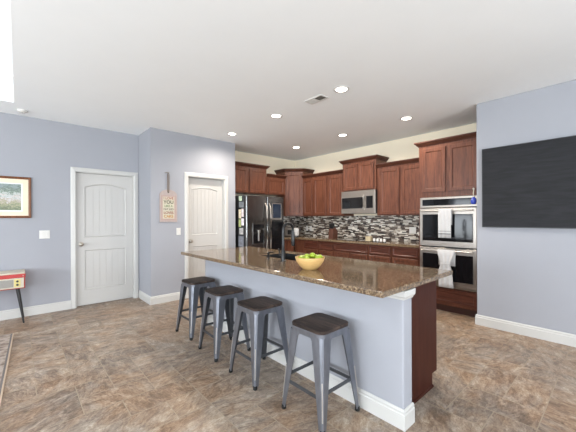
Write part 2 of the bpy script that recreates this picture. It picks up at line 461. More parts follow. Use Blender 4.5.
# walls behind the camera, with windows
def wall_windows(name, length, openings, z0, z1, th=0.15):
    m = MB(); x = 0
    for a, b in openings:
        m.box(x, a, 0, th, 0, CE); m.box(a, b, 0, th, 0, z0); m.box(a, b, 0, th, z1, CE); x = b
    m.box(x, length, 0, th, 0, CE)
    return m.build(name, M['wall'])
W = 1.8
op_back = [(X1-xc-W/2, X1-xc+W/2) for xc in (0.9, -1.6, -4.0)]
struct(wall_windows('wall_rear', X1-XL, op_back, 0.5, 2.4), (X1, Y0, 0), R(180))
op_side = [(YT-1.6-.95, YT-1.6+.95), (YT+1.9-1.15, YT+1.9+1.15)]
struct(wall_windows('wall_side', YT-Y0, op_side, 0.5, 2.4), (X1, YT, 0), R(-90))
def window(idx, loc, rz, w):
    m = MB()
    for a, b in ((-w/2, -w/2+.05), (w/2-.05, w/2), (-.025, .025)): m.box(a, b, .02, .09, .5, 2.4)
    for z in (.5, 1.42, 2.35): m.box(-w/2, w/2, .021, .089, z, z+.05)
    o = m.build('window_%d' % idx, M['trim']); struct(o, loc, rz)
    m = MB(); m.box(-w/2+.01, w/2-.01, .052, .056, .51, 2.39); m.build('window_pane', M['pane'], o)
    m = MB()
    for a, b in ((-w/2-.08, -w/2), (w/2, w/2+.08)): m.box(a, b, -.02, .0, .42, 2.48)
    m.box(-w/2, w/2, -.02, 0, 2.4, 2.48); m.box(-w/2, w/2, -.04, 0, .42, .5)
    m.build('window_casing', M['trim'], o)
for i, xc in enumerate((0.9, -1.6, -4.0)): window(i+1, (xc, Y0, 0), R(180), W)
window(4, (X1, 1.6, 0), R(-90), 1.9); window(5, (X1, -1.9, 0), R(-90), 2.3)
m = MB(); m.box(-30, 30, -40, Y0-.3, -.4, -.3); m.box(X1+.3, 40, Y0-.3, 30, -.4, -.3)
struct(m.build('ground', M['asphalt']))

# baseboards: swept profile with the cap bead
BP = [(0, 0), (.016, 0), (.016, .092), (.011, .099), (.012, .113), (.005, .124), (0, .124)]
def baseboard(name, path):
    return struct(MB().sweep(path, BP).build(name, M['trim']))
baseboard('baseboard_left', [(XL, D1[0]-.068), (XL, Y0)][::-1][::-1] if False else [(XL, Y0), (XL, D1[0]-.068)])
baseboard('baseboard_pantry', [(XL+.02, YP0), (XP, YP0), (XP, D2[0]-.068)])
baseboard('baseboard_pantry_end', [(XP, D2[1]+.068), (XP, YP1)])
baseboard('baseboard_right', [(-1.222, YT+.22), (-1.222, YT), (X1, YT)])
baseboard('baseboard_rear', [(X1, Y0), (XL, Y0)])
baseboard('baseboard_side', [(X1, YT), (X1, Y0)])

# ------------------------------------------------------------------ interior doors (structure)
def arch_pts(x0, x1, z, rise, n=14):
    return [(x0+(x1-x0)*k/n, z+rise*(1-(2*k/n-1)**2)) for k in range(n+1)]
def interior_door(idx, X, o, recess, arch):
    y0, y1, zt = o; w = y1-y0
    m = MB(); t = .035
    rel = 0.010
    m.box(.002, w-.002, rel, t, .008, zt-.003)                       # core at panel depth
    st = .098 if w > .75 else .090
    zb, zl0, zl1, za = .235, .86, 1.04, 1.835 if arch > .05 else 1.845
    m.box(.002, st, 0, rel, .008, zt-.003); m.box(w-st, w-.002, 0, rel, .008, zt-.003)
    m.box(st, w-st, 0, rel, .008, zb); m.box(st, w-st, 0, rel, zl0, zl1)
    pts = arch_pts(st, w-st, za, arch)
    m.prism([(st, zt-.003)] + pts + [(w-st, zt-.003)], 0, rel)
    # planked raised fields
    ix0, ix1 = st+.035, w-st-.035; n = 6; pw = (ix1-ix0)/n
    for k in range(n):
        a, b = ix0+k*pw+.0025, ix0+(k+1)*pw-.0025
        m.box(a, b, rel-.004, rel+.001, zb+.035, zl0-.035)
        f = lambda x: za-.035 + arch*(1-(2*(x-st)/(w-2*st)-1)**2)
        m.prism([(a, zl1+.035), (a, f(a)), ((a+b)/2, f((a+b)/2)), (b, f(b)), (b, zl1+.035)], rel-.004, rel+.001)
    # sticking bead round both panels
    def bead(loop):
        outer = loop; cx = sum(p[0] for p in loop)/len(loop); cz = sum(p[1] for p in loop)/len(loop)
        def ins(d): return [(x + (d if x < cx-.01 else -d if x > cx+.01 else 0), z + (d if z < cz else -d)) for x, z in loop]
        i1, i2 = ins(.010), ins(.022)
        m.rings([[(x, 0, z) for x, z in outer], [(x, -.004, z) for x, z in i1], [(x, rel, z) for x, z in i2]], cap=False)
    bead([(st, zb), (w-st, zb), (w-st, zl0), (st, zl0)])
    bead([(st, zl1), (w-st, zl1)] + pts[::-1])
    d = m.build('door_%d' % idx, M['doorpaint']); struct(d, (X-recess, y0, 0), R(90))
    # casing and jamb
    m = MB(); r = recess; c = .065
    cp = [(0, 0), (0, -.012), (.012, -.018), (.05, -.014), (c, -.008), (c, 0)]
    def strip(p):   # p maps (offset, depth) to ring ends
        m.rings(p)
    def cas(o_, y): return [(-.006-o_, y-r, 0), (-.006-o_, y-r, zt+.006+o_), (w+.006+o_, y-r, zt+.006+o_), (w+.006+o_, y-r, 0)]
    loops = [cas(o_, y) for o_, y in cp]
    for k in range(3): m.rings([[L[k] for L in loops], [L[k+1] for L in loops]])
    m.build('door_casing', M['trim'], d)
    m = MB()
    m.box(-.017, 0.0, -r, t+.01, 0, zt+.017); m.box(w, w+.017, -r, t+.01, 0, zt+.017); m.box(-.001, w+.001, -r, t+.01, zt, zt+.017)
    m.box(0, .012, t, t+.012, 0, zt); m.box(w-.012, w, t, t+.012, 0, zt)
    m.build('door_jamb', M['trim'], d)
    m = MB()
    m.lathe([(.0, 0), (.032, 0), (.032, .004), (.012, .010), (.011, .032), (.022, .040), (.029, .052), (.027, .066), (.016, .074), (0.001, .076)], (.062, 0, .945), 20, 'Y')
    m.build('door_handle', M['nickel'], d, smooth=True)
    return d
interior_door(1, XL, D1, .045, .055)
interior_door(2, XP, D2, .085, .035)

# ------------------------------------------------------------------ cabinets
def cab_door(parent, x0, x1, z0, z1, y, name='door', mt=None, fr=.052):
    m = MB()
    m.nested(x0, x1, z0, z1, [(0, y-.017), (.003, y-.020), (fr-.004, y-.020), (fr, y-.016), (fr+.006, y-.0105), (fr+.010, y-.0105)], back=y)
    return m.build(name, mt or M['wood'], parent)
def drawer(parent, x0, x1, z0, z1, y, name='drawer'):
    fr = .022 if z1-z0 < .2 else .05
    m = MB()
    m.nested(x0, x1, z0, z1, [(0, y-.017), (.003, y-.020), (fr-.003, y-.020), (fr+.005, y-.012), (fr+.012, y-.012)], back=y)
    return m.build(name, M['wood_h'], parent)
CROWN = [(0, 0), (.006, 0), (.010, .012), (.022, .018), (.046, .046), (.054, .052), (.054, .068), (0, .068)]
GU = 'cherry wall cabinets'
def wall_cab(label, loc, rz, w, d, z0, z1, doors, left=False, right=False, rail=True):
    # local: x along the wall 0..w, back at y=0, front at y=-d
    t = thing('wall_cabinet', label, 'cabinet', loc, rz, GU)
    m = MB(); m.box(0, w, -d, 0, z0, z1-.005)
    m.build('body', M['wood'], t)
    for a, b in doors: cab_door(t, a, b, z0+.02, z1-.045, -d-.001)
    oL, oR = (0, 0)
    path = ([(0.0, 0), (0, -d)] if left else [(0, -d)]) + ([(w, -d), (w, 0)] if right else [(w, -d)])
    MB().sweep(path, [(o, z1-.01+z) for o, z in CROWN]).build('crown_moulding', M['crown_shaded'], t)
    return t
UZ0, UZ1, TZ1 = 1.372, 2.225, 2.385
# on the kitchen side wall (facing +x): local x -> world y
wall_cab('two-door cherry wall cabinet above the refrigerator, beside the pantry wall', (XK+.002, 3.062, 0), R(90), .888, .33, 1.84, TZ1,
         [(.045, .405), (.445, .86)], right=True)
wall_cab('small low cherry wall cabinet between the refrigerator cabinet and the corner cabinet', (XK+.002, 3.952, 0), R(90), .536, .33, 1.84, UZ1,
         [(.035, .50)])
# diagonal corner cabinet
t = thing('corner_wall_cabinet', 'tall diagonal cherry wall cabinet in the kitchen corner', 'cabinet', (XK+.002, YB-.002, 0), 0, GU)
cpts = [(0, -.61), (.33, -.61), (.61, -.33), (.61, 0), (0, 0)]
MB().prismz(cpts, UZ0, TZ1-.005).build('body', M['wood'], t)
m = MB(); L = math.hypot(.28, .28)
m.nested(.028, L-.028, UZ0+.02, TZ1-.045, [(0, -.018), (.003, -.021), (.048, -.021), (.052, -.017), (.058, -.011), (.062, -.011)], back=-.001)
o = m.build('door', M['wood'], t); o.location = (.33, -.61, 0); o.rotation_euler = (0, 0, R(45))
MB().sweep([(0, -.61), (.33, -.61), (.61, -.33), (.61, 0)], [(o_, TZ1-.01+z) for o_, z in CROWN]).build('crown_moulding', M['crown_shaded'], t)
# on the back wall (facing -y)
xa = XK+.615
wall_cab('narrow single-door cherry wall cabinet just right of the diagonal corner cabinet', (xa, YB-.002, 0), 0, .315, .33, UZ0, UZ1, [(.02, .285)])
xb = xa+.317
wall_cab('two-door cherry wall cabinet directly left of the microwave', (xb, YB-.002, 0), 0, -3.674-xb, .33, UZ0, UZ1,
         [(.025, .368), (.435, -3.674-xb-.03)])
wall_cab('raised two-door cherry wall cabinet right above the microwave', (-3.672, YB-.002, 0), 0, .737, .36, 1.84, TZ1,
         [(.040, .358), (.378, .697)], left=True, right=True)
wall_cab('two-door cherry wall cabinet between the microwave and the oven tower', (-2.933, YB-.002, 0), 0, .890, .33, UZ0, UZ1,
         [(.06, .425), (.47, .86)])

# base cabinets
GB = 'cherry base cabinets'
def base_cab(label, loc, rz, w, fronts, left_side=False):
    t = thing('base_cabinet', label, 'cabinet', loc, rz, GB)
    m = MB(); m.box(0, w, -.60, 0, .1, .874); m.build('body', M['wood'], t)
    m = MB(); m.box(0, w, -.53, -.02, 0, .0995); m.build('toe_kick', M['toe'], t)
    for kind, a, b, z0, z1 in fronts:
        if kind == 'd': cab_door(t, a, b, z0, z1, -.601, fr=.045)
        else: drawer(t, a, b, z0, z1, -.601)
    return t
base_cab('narrow cherry base cabinet with two slim doors between the refrigerator and the corner', (XK+.002, 4.06, 0), R(90), .43,
         [('d', .02, .20, .12, .85), ('d', .225, .41, .12, .85)])
xs = [(-4.80, -4.075), (-4.073, -3.705), (-3.703, -2.935), (-2.933, -2.508), (-2.506, -2.045)]
labs = ['cherry base cabinet in the back corner beside the slim-door cabinet', 'cherry base cabinet with one drawer directly left of the cabinet under the microwave',
        'wide cherry base cabinet with one wide drawer under the microwave', 'cherry base cabinet with drawer below the small white jars, right of the wide one',
        'cherry base cabinet touching the left side of the oven tower']
for (a, b), lb in zip(xs, labs):
    w = b-a
    fr_ = [('w', .02, w-.02, .715, .855)]
    fr_ += [('d', .02, w/2-.01, .12, .69), ('d', w/2+.01, w-.02, .12, .69)] if w > .6 else [('d', .02, w-.02, .12, .69)]
    if a < -4.5: fr_ = [('w', .31, w-.02, .715, .855), ('d', .31, w-.02, .12, .69)]
    base_cab(lb, (a, YB-.002, 0), 0, w, fr_)
# the L-shaped perimeter worktop
m = MB()
m.prismz([(XK+.003, 4.045), (XK+.645, 4.045), (XK+.645, YB-.64), (-2.045, YB-.64), (-2.045, YB-.011), (XK+.003, YB-.011)], .876, .914)
tag(m.build('worktop', M['granite'], bevel=.004), 'long brown granite worktop along the back kitchen wall', 'worktop')
# backsplash
m = MB(); m.box(0, 3.36, -.008, 0, 0, .458)
tag(m.build('backsplash', M['mosaic']), 'dark and light strip mosaic backsplash along the long back wall', 'backsplash', loc=(XK+.004, YB-.0005, .9145))
m = MB(); m.box(.0005, 1.03, -.008, 0, 0, .458)
tag(m.build('backsplash', M['mosaic']), 'short strip mosaic backsplash on the side wall beside the refrigerator', 'backsplash', loc=(XK+.0005, 4.06, .9145), rz=R(90))

# oven tower
TWX = -2.040; TWW = .805; TWD = .63
t = thing('oven_tower', 'tall cherry cabinet housing the double ovens beside the lavender wall', 'cabinet', (TWX, YB-.002, 0))
m = MB()
m.box(0, .03, -TWD, 0, .1, TZ1-.005); m.box(TWW-.03, TWW, -TWD, 0, .1, TZ1-.005)
m.box(.03, TWW-.03, -.05, 0, .1, TZ1-.005)
m.box(.03, TWW-.03, -TWD, -.05, .1, .355); m.box(.03, TWW-.03, -TWD, -.05, 1.625, TZ1-.005)
m.build('body', M['wood'], t)
m = MB(); m.box(0, TWW, -.57, -.01, 0, .0995); m.build('toe_kick', M['toe'], t)
cab_door(t, .055, .378, 1.70, 2.335, -TWD-.001); cab_door(t, .418, TWW-.035, 1.70, 2.335, -TWD-.001)
drawer(t, .04, TWW-.03, .125, .335, -TWD-.001)
MB().sweep([(0, 0), (0, -TWD), (TWW, -TWD)], [(o_, TZ1-.01+z) for o_, z in CROWN]).build('crown_moulding', M['crown_shaded'], t)

t = thing('double_wall_oven', 'stainless steel double wall oven with black glass doors', 'oven', (TWX+.032, YB-.652, 0))
w = TWW-.064
m = MB(); m.box(.01, w-.01, 0, .55, .362, 1.618); m.build('body', M['blackmetal'], t)
m = MB(); m.box(0, w, -.018, 0, .358, .372); m.build('bottom_trim', M['steel_h'], t)
m = MB(); m.nested(0, w, 1.475, 1.618, [(0, -.018), (.004, -.022), (.026, -.022), (.028, -.019)]); cp = m.build('control_panel', M['steel_h'], t)
m = MB(); m.box(.035, w-.035, -.0215, -.018, 1.502, 1.592); m.build('control_display', M['blackglass'], cp)
for zz0, zz1, nm in ((.925, 1.462, 'upper'), (.378, .905, 'lower')):
    m = MB(); fr = .06
    m.nested(0, w, zz0, zz1, [(0, -.03), (.004, -.034), (.034, -.034), (.036, -.030)])
    d = m.build('oven_door', M['steel_h'], t)
    m = MB(); m.nested(.044, w-.044, zz0+.075, zz1-.085, [(0, -.036), (.004, -.0375)], back=-.029); m.build('door_glass', M['blackglass'], d)
    m = MB()
    m.tube([(.04, -.078, zz1-.035), (w-.04, -.078, zz1-.035)], .012, 12)
    for x in (.07, w-.07): m.box(x-.012, x+.012, -.076, -.032, zz1-.045, zz1-.025)
    m.build('handle', M['steel'], d, smooth=True)

# dish towels over the oven handles
def towel(label, loc, prof, stripes, group='dish towels on the oven handles'):
    # prof: list of (z, halfwidth, yfront); draped over a bar at y=0, z=0
    t = thing('dish_towel', label, 'towel', loc, 0, group)
    m = MB(); n = 15
    rows = []
    back = [(-.20, prof[0][1]*.95, .021), (-.10, prof[0][1]*.97, .020), (-.01, prof[0][1], .018)]
    over = [(.012, prof[0][1], .012), (.017, prof[0][1], 0), (.012, prof[0][1], -.012)]
    allr = back + over + [(z, hw, y) for z, hw, y in prof]
    for z, hw, y in allr:
        row = []
        for k in range(n):
            f = k/(n-1)*2-1
            amp = .004 + max(0, (.10-hw))*.10
            row.append((hw*f, y - (amp*math.sin(f*9+z*6) if y < -.013 else 0) , z))
        rows.append(row)
    front = [[m.bm.verts.new(p) for p in r] for r in rows]
    for a, b in zip(front, front[1:]):
        for k in range(n-1): m.face([a[k], a[k+1], b[k+1], b[k]])
    o = m.build('cloth', M['towel'], t, smooth=True)
    sd = o.modifiers.new('thickness', 'SOLIDIFY'); sd.thickness = .004; sd.offset = 0
    for z0, z1, hw in stripes:
        m = MB(); m.rings([[(hw*f, -.030, z) for z, f in ((z0, -1), (z0, 1), (z1, 1), (z1, -1))], [(hw*f, -.026, z) for z, f in ((z0, -1), (z0, 1), (z1, 1), (z1, -1))]])
        m.build('stripe', M['grey_stripe'], t)
    return t
hy = YB-.652-.078
towel('white dish towel with thin grey stripes over the upper oven handle', (-1.636, hy, 1.427),
      [(-.02, .085, -.020), (-.1, .085, -.021), (-.2, .083, -.022), (-.3, .083, -.022), (-.375, .082, -.022)], [(-.285, -.280, .080), (-.325, -.315, .080)])
towel('white dish towel pinched in the middle on the lower oven handle', (-1.624, hy, .870),
      [(-.01, .112, -.020), (-.05, .104, -.024), (-.10, .080, -.030), (-.145, .066, -.034), (-.18, .064, -.034), (-.24, .078, -.030), (-.34, .088, -.026), (-.43, .092, -.024), (-.495, .094, -.023)], [])
m = MB(); m.tube([( -.066, -.034, 0), (-.06, -.044, -.004), (0, -.05, -.006), (.06, -.044, -.004), (.066, -.034, 0)], .006, 8)
tw = [o for o in bpy.data.objects if o.name.startswith('dish_towel')][-1]
o = m.build('tie', M['towel'], tw, smooth=True); o.location = (0, .004, -.165)

# microwave
t = thing('microwave', 'stainless steel over-the-range microwave under the raised cabinet', 'microwave', (-3.675, YB-.004, 1.412))
m = MB(); m.box(0, .75, -.37, 0, 0, .424); m.build('body', M['blackmetal'], t)
m = MB(); m.nested(0, .745, 0, .424, [(0, -.396), (.004, -.40), (.006, -.40)], back=-.371)
d = m.build('door', M['steel_h'], t, bevel=0)
m = MB(); m.box(.022, .49, -.403, -.399, .095, .30); m.build('door_glass', M['blackglass'], d)
m = MB(); m.box(.565, .70, -.403, -.399, .095, .315); m.build('control_panel', M['blackglass'], t)
m = MB(); m.tube([(.525, -.402, .07), (.525, -.435, .10), (.525, -.442, .20), (.525, -.435, .30), (.525, -.402, .335)], .013, 10); m.build('handle', M['steel'], d, smooth=True)

# refrigerator: french door
FX = XK+.02; FY0, FY1 = 3.115, 4.035
t = thing('refrigerator', 'large stainless french-door refrigerator with water dispenser', 'refrigerator', (FX, FY0, 0), R(90))
fw = FY1-FY0; fd = 4.62-5.40; fd = abs(XK+.02+4.70)   # body depth
m = MB(); m.box(0, fw, -fd, 0, .03, 1.765); m.box(.04, fw-.04, -fd+.03, -.02, 0, .03); m.build('body', M['fridgeside'], t, bevel=.004)
mid = fw*.525
def fdoor(x0, x1, z0, z1, mt, nm='door'):
    m = MB()
    pts = rrect((x0+x1)/2, -fd-.045, x1-x0, .078, .022, 4)
    m.prismz(pts, z0, z1); return m.build(nm, mt, t, bevel=.003)
ld = fdoor(.002, mid-.003, .60, 1.752, M['darksteel'])
rd = fdoor(mid+.003, fw-.002, .60, 1.752, M['darksteel'])
bd = fdoor(.002, fw-.002, .07, .59, M['darksteel'], 'freezer_drawer')
yf = -fd-.084
m = MB(); m.tube([(.09, yf, .545), (.09, yf-.04, .545)], .01, 8); m.tube([(fw-.09, yf, .545), (fw-.09, yf-.04, .545)], .01, 8); m.tube([(.05, yf-.045, .545), (fw-.05, yf-.045, .545)], .013, 10)
m.build('handle', M['steel'], bd, smooth=True)
for dd, x in ((ld, mid-.045), (rd, mid+.048)):
    m = MB()
    m.tube([(x, yf, .66), (x, yf-.045, .72), (x, yf-.060, .90), (x, yf-.066, 1.13), (x, yf-.060, 1.36), (x, yf-.045, 1.55), (x, yf, 1.62)], .014, 10)
    m.build('handle', M['steel_h'], dd, smooth=True)
m = MB(); m.nested(.135, .415, .84, 1.235, [(0, yf-.008), (.006, yf-.010), (.02, yf-.010), (.024, yf-.002)], back=yf+.002); dp = m.build('water_dispenser', M['darksteel'], ld)
m = MB(); m.box(.16, .39, yf-.0035, yf-.001, .865, 1.12); m.build('dispenser_recess', M['blackglass'], dp)
m = MB(); m.box(.245, .295, yf-.03, yf-.003, 1.06, 1.11); m.box(.255, .285, yf-.02, yf-.004, .90, 1.06); m.build('paddle', M['steel'], dp, bevel=.004)
m = MB(); m.box(.16, .39, yf-.012, yf-.002, 1.135, 1.215); m.build('dispenser_display', M['blackglass'], dp)
m = MB(); m.nested(mid+.125, fw-.075, 1.30, 1.63, [(0, yf-.004), (.012, yf-.006), (.014, yf-.004)], back=yf+.002); sc = m.build('screen', M['steel'], rd)
m = MB(); m.box(mid+.14, fw-.09, yf-.0065, yf-.003, 1.335, 1.612)
m.build('display', mat('dim_blue_display', srgb(28, 38, 54), 0.15, var=0.2, scale=12), sc)
m = MB(); m.box(mid+.10, fw-.02, yf-.003, yf+.002, .66, 1.27); m.build('door_glass', M['blackglass'], rd)  # black panel added in place of the dark reflection on the right door

# papers and magnets on the refrigerator's side
GP = 'papers and magnets on the refrigerator side'
pap = [(-4.86, -4.76, 1.66, 1.75, srgb(176, 190, 166), 'pale green note at the top of the refrigerator side'),
       (-4.86, -4.70, 1.535, 1.64, srgb(112, 116, 120), 'grey photo print on the refrigerator side below the pale green note'),
       (-4.87, -4.79, 1.33, 1.50, srgb(214, 200, 172), 'beige card on the refrigerator side beside a pinkish one'),
       (-4.775, -4.705, 1.36, 1.51, srgb(214, 200, 200), 'pinkish white card on the refrigerator side beside a beige one'),
       (-4.87, -4.795, 1.17, 1.31, srgb(168, 176, 118), 'yellow-green card on the refrigerator side'),
       (-4.78, -4.70, 1.20, 1.33, srgb(226, 214, 220), 'white card on the refrigerator side right of the yellow-green one'),
       (-4.85, -4.72, 1.03, 1.15, srgb(176, 174, 172), 'light grey sheet on the refrigerator side, above the large grey one'),
       (-4.88, -4.71, .80, 1.00, srgb(120, 122, 130), 'large grey sheet low on the refrigerator side')]
for x0, x1, z0, z1, c, lb in pap:
    m = MB(); m.box(0, x1-x0, -.0025, 0, 0, z1-z0)
    tag(m.build('paper_note', mat('paper_print', c, .7, var=.35, scale=24)), lb, 'note', GP, loc=(x0, FY0-.0008, z0))

# ------------------------------------------------------------------ kitchen island
KX0, KX1, KY0, KY1 = -3.62, -.925, 1.80, 1.918
t = thing('kitchen_island', 'long kitchen island with pale blue-grey knee wall, white baseboard and dark wood end', 'island', ((KX0+KX1)/2, 2.15, 0))
ox, oy = -(KX0+KX1)/2, -2.15
m = MB(); m.box(KX0+ox, KX1+ox, KY0+oy, KY1+oy, 0, .876); m.build('knee_wall', M['wall'], t, bevel=.01)
m = MB()
m.sweep([(KX0+ox, KY1+oy), (KX0+ox, KY0+oy), (KX1+ox, KY0+oy), (KX1+ox, KY1+oy)], BP); m.build('baseboard', M['trim'], t)
m = MB()
m.sweep([(KX0+ox, KY1+oy), (KX0+ox, KY0+oy), (KX1+ox, KY0+oy), (KX1+ox, KY1+oy)], [(0, .812), (.006, .812), (.010, .824), (.022, .836), (.024, .874), (0, .874)]); m.build('cap_moulding', M['trim'], t)
m = MB()
CX0, CX1, CY0, CY1 = -3.58, -1.035, KY1+.001, 2.50
m.box(CX0+ox, CX1+ox, CY0+oy, CY1+oy, .1, .70); m.box(CX0+ox, CX1+ox, CY1-.03+oy, CY1+oy, .70, .876)
m.box(CX0+ox, -2.80+ox, CY0+oy, CY1-.03+oy, .70, .876); m.box(-2.02+ox, CX1+ox, CY0+oy, CY1-.03+oy, .70, .876)
m.build('cabinet_body', M['wood'], t)
m = MB(); m.prism([], 0, 0) if False else None
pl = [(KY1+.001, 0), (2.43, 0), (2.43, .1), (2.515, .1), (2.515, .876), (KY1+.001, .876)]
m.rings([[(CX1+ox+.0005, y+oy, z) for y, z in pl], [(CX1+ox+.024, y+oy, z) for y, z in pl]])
ep = m.build('end_panel', M['panelwood_shaded'], t)
m = MB(); m.sweep([(CX1+ox+.0245, KY1+.017+oy), (CX1+ox+.0245, 2.43+oy)], [(0, 0), (.012, 0), (.010, .012), (0, .016)]); m.build('shoe_moulding', M['panelwood_shaded'], ep)
m = MB(); m.box(CX0+ox, CX1+ox, CY0+oy, 2.43+oy, 0, .0995); m.build('toe_kick', M['toe'], t)
n = 5; cw = (CX1-CX0)/n
for k in range(n):     # doors on the cooking side, facing +y
    m = MB(); m.nested(.015, cw-.015, .12, .69, [(0, -.018), (.003, -.021), (.05, -.021), (.058, -.011), (.062, -.011)])
    o = m.build('door', M['wood'], t); o.location = (CX1-k*cw+ox, CY1+oy+.001, 0); o.rotation_euler = (0, 0, R(180))
    m = MB(); m.nested(.015, cw-.015, .715, .855, [(0, -.018), (.003, -.021), (.02, -.021), (.026, -.012), (.03, -.012)])
    o = m.build('drawer', M['wood_h'], t); o.location = (CX1-k*cw+ox, CY1+oy+.001, 0); o.rotation_euler = (0, 0, R(180))

# island worktop with sink cut-out
IX0, IX1, IY0, IY1 = -3.705, -.900, 1.515, 2.555
SX0, SX1, SY0, SY1 = -2.76, -2.10, 2.02, 2.42
bm_ = MB(); 
def slab(mb, xa_, xb_, ya_, yb_): mb.box(xa_, xb_, ya_, yb_, .878, .914)
verts = {}
xs_, ys_ = [IX0, SX0, SX1, IX1], [IY0, SY0, SY1, IY1]
for zi, z in enumerate((.878, .914)):
    for i, x in enumerate(xs_):
        for j, y in enumerate(ys_): verts[i, j, zi] = bm_.bm.verts.new((x, y, z))
for i in range(3):
    for j in range(3):
        if (i, j) == (1, 1): continue
        for zi in (0, 1): bm_.face([verts[i, j, zi], verts[i+1, j, zi], verts[i+1, j+1, zi], verts[i, j+1, zi]])
for i in range(3):
    for j in (0, 3): bm_.face([verts[i, j, 0], verts[i+1, j, 0], verts[i+1, j, 1], verts[i, j, 1]])
    for j in (0, 3): bm_.face([verts[j, i, 0], verts[j, i+1, 0], verts[j, i+1, 1], verts[j, i, 1]])
for a, b in (((1, 1), (2, 1)), ((2, 1), (2, 2)), ((2, 2), (1, 2)), ((1, 2), (1, 1))):
    bm_.face([verts[a[0], a[1], 0], verts[b[0], b[1], 0], verts[b[0], b[1], 1], verts[a[0], a[1], 1]])
tag(bm_.build('island_worktop', M['granite'], bevel=.006), 'polished brown granite worktop on the island', 'worktop')
m = MB()
a, b, c_, d_ = SX0+.001, SX1-.001, SY0+.001, SY1-.001
m.rings([[(a-.012+.012, c_, .905), (b, c_, .905), (b, d_, .905), (a, d_, .905)], [(a+.02, c_+.02, .72), (b-.02, c_+.02, .72), (b-.02, d_-.02, .72), (a+.02, d_-.02, .72)]], cap=False)
m.bm.verts.ensure_lookup_table(); m.face([m.bm.verts[i] for i in (4, 5, 6, 7)])
o = m.build('sink', M['blackplastic']); sd = o.modifiers.new('thickness', 'SOLIDIFY'); sd.thickness = .002
tag(o, 'undermount sink basin set in the island worktop behind the bowl', 'sink')

# faucet
t = thing('kitchen_faucet', 'matte black gooseneck faucet on the island', 'faucet', (-2.19, 1.90, .9145))
m = MB(); m.lathe([(0.001, 0), (.03, 0), (.03, .006), (.022, .012), (.021, .10), (.0135, .11), (.0135, .20), (0.001, .20)], n=20); m.build('base', M['blackmetal'], t, smooth=True)
m = MB(); pts = [(0, 0, .19), (0, 0, .27)]
for k in range(0, 13): a = math.pi*k/12; pts.append((0, .065-.065*math.cos(a), .30+.065*math.sin(a)))
pts.append((0, .13, .28)); m.tube(pts, .0125, 12); m.build('spout', M['blackmetal'], t, smooth=True)
m = MB(); m.lathe([(0.001, .14), (.014, .14), (.018, .16), (.018, .23), (.014, .28), (0.001, .28)], (0, .13, 0), 16); m.build('spray_head', M['blackmetal'], t, smooth=True)
m = MB(); m.tube([(-.015, 0, .06), (-.05, 0, .065)], .012, 10); m.tube([(-.045, 0, .065), (-.055, -.012, .12)], .006, 8); m.build('handle', M['blackmetal'], t, smooth=True)
t = thing('soap_dispenser', 'small black soap dispenser pump left of the faucet', 'soap dispenser', (-2.42, 1.90, .9145))
m = MB(); m.lathe([(0.001, 0), (.02, 0), (.02, .006), (.012, .010), (.010, .05), (.013, .055), (.013, .07), (0.001, .072)], n=16); m.build('pump', M['blackmetal'], t, smooth=True)
m = MB(); m.tube([(0, 0, .062), (0, .05, .068), (0, .07, .058)], .006, 8); m.build('nozzle', M['blackmetal'], t, smooth=True)

# bowl of limes
BX, BY = -1.715, 1.778
o = MB().lathe([(.001, 0), (.055, 0), (.06, .003), (.088, .030), (.110, .062), (.122, .095), (.121, .099), (.116, .097), (.104, .064), (.082, .034), (.05, .012), (.001, .010)], n=36).build('fruit_bowl', M['bamboo'], smooth=True)
tag(o, 'light bamboo bowl holding limes on the island worktop', 'bowl', loc=(BX, BY, .9145))
rnd = random.Random(5)
spots = [(-.076, -.014, .084, 'lime at the far left of the bowl'), (-.062, .046, .084, 'lime at the left back of the bowl, behind the far left one'), (-.030, -.070, .084, 'lime at the front left of the bowl'),
         (.018, .012, .110, 'lime on top of the pile near the middle of the bowl'), (.072, .018, .092, 'lime at the far right edge of the bowl'), (.030, -.066, .086, 'lime at the front right of the bowl'),
         (.046, .066, .092, 'lime at the back right of the bowl'), (-.008, .078, .088, 'lime at the very back of the bowl'), (-.026, -.008, .098, 'lime left of the topmost one'),
         (.004, .004, .045, 'lime under the others in the middle of the bowl')]
base = None
for i, (x, y, z, lb) in enumerate(spots):
    if base is None:
        prof = [(.001, -.030), (.006, -.0295)] + [(.0245*math.cos(R(a)), .0265*math.sin(R(a))) for a in range(-75, 76, 15)] + [(.005, .029), (.001, .031)]
        base = MB().lathe(prof, n=18).build('lime', M['lime'], smooth=True); l = base
    else:
        l = base.copy(); C.objects.link(l)
    l.location = (BX+x, BY+y, .9145+z); l.rotation_euler = (R(70+rnd.random()*40), rnd.random()*3, rnd.random()*3)
    tag(l, lb, 'lime', 'limes in the bamboo bowl')

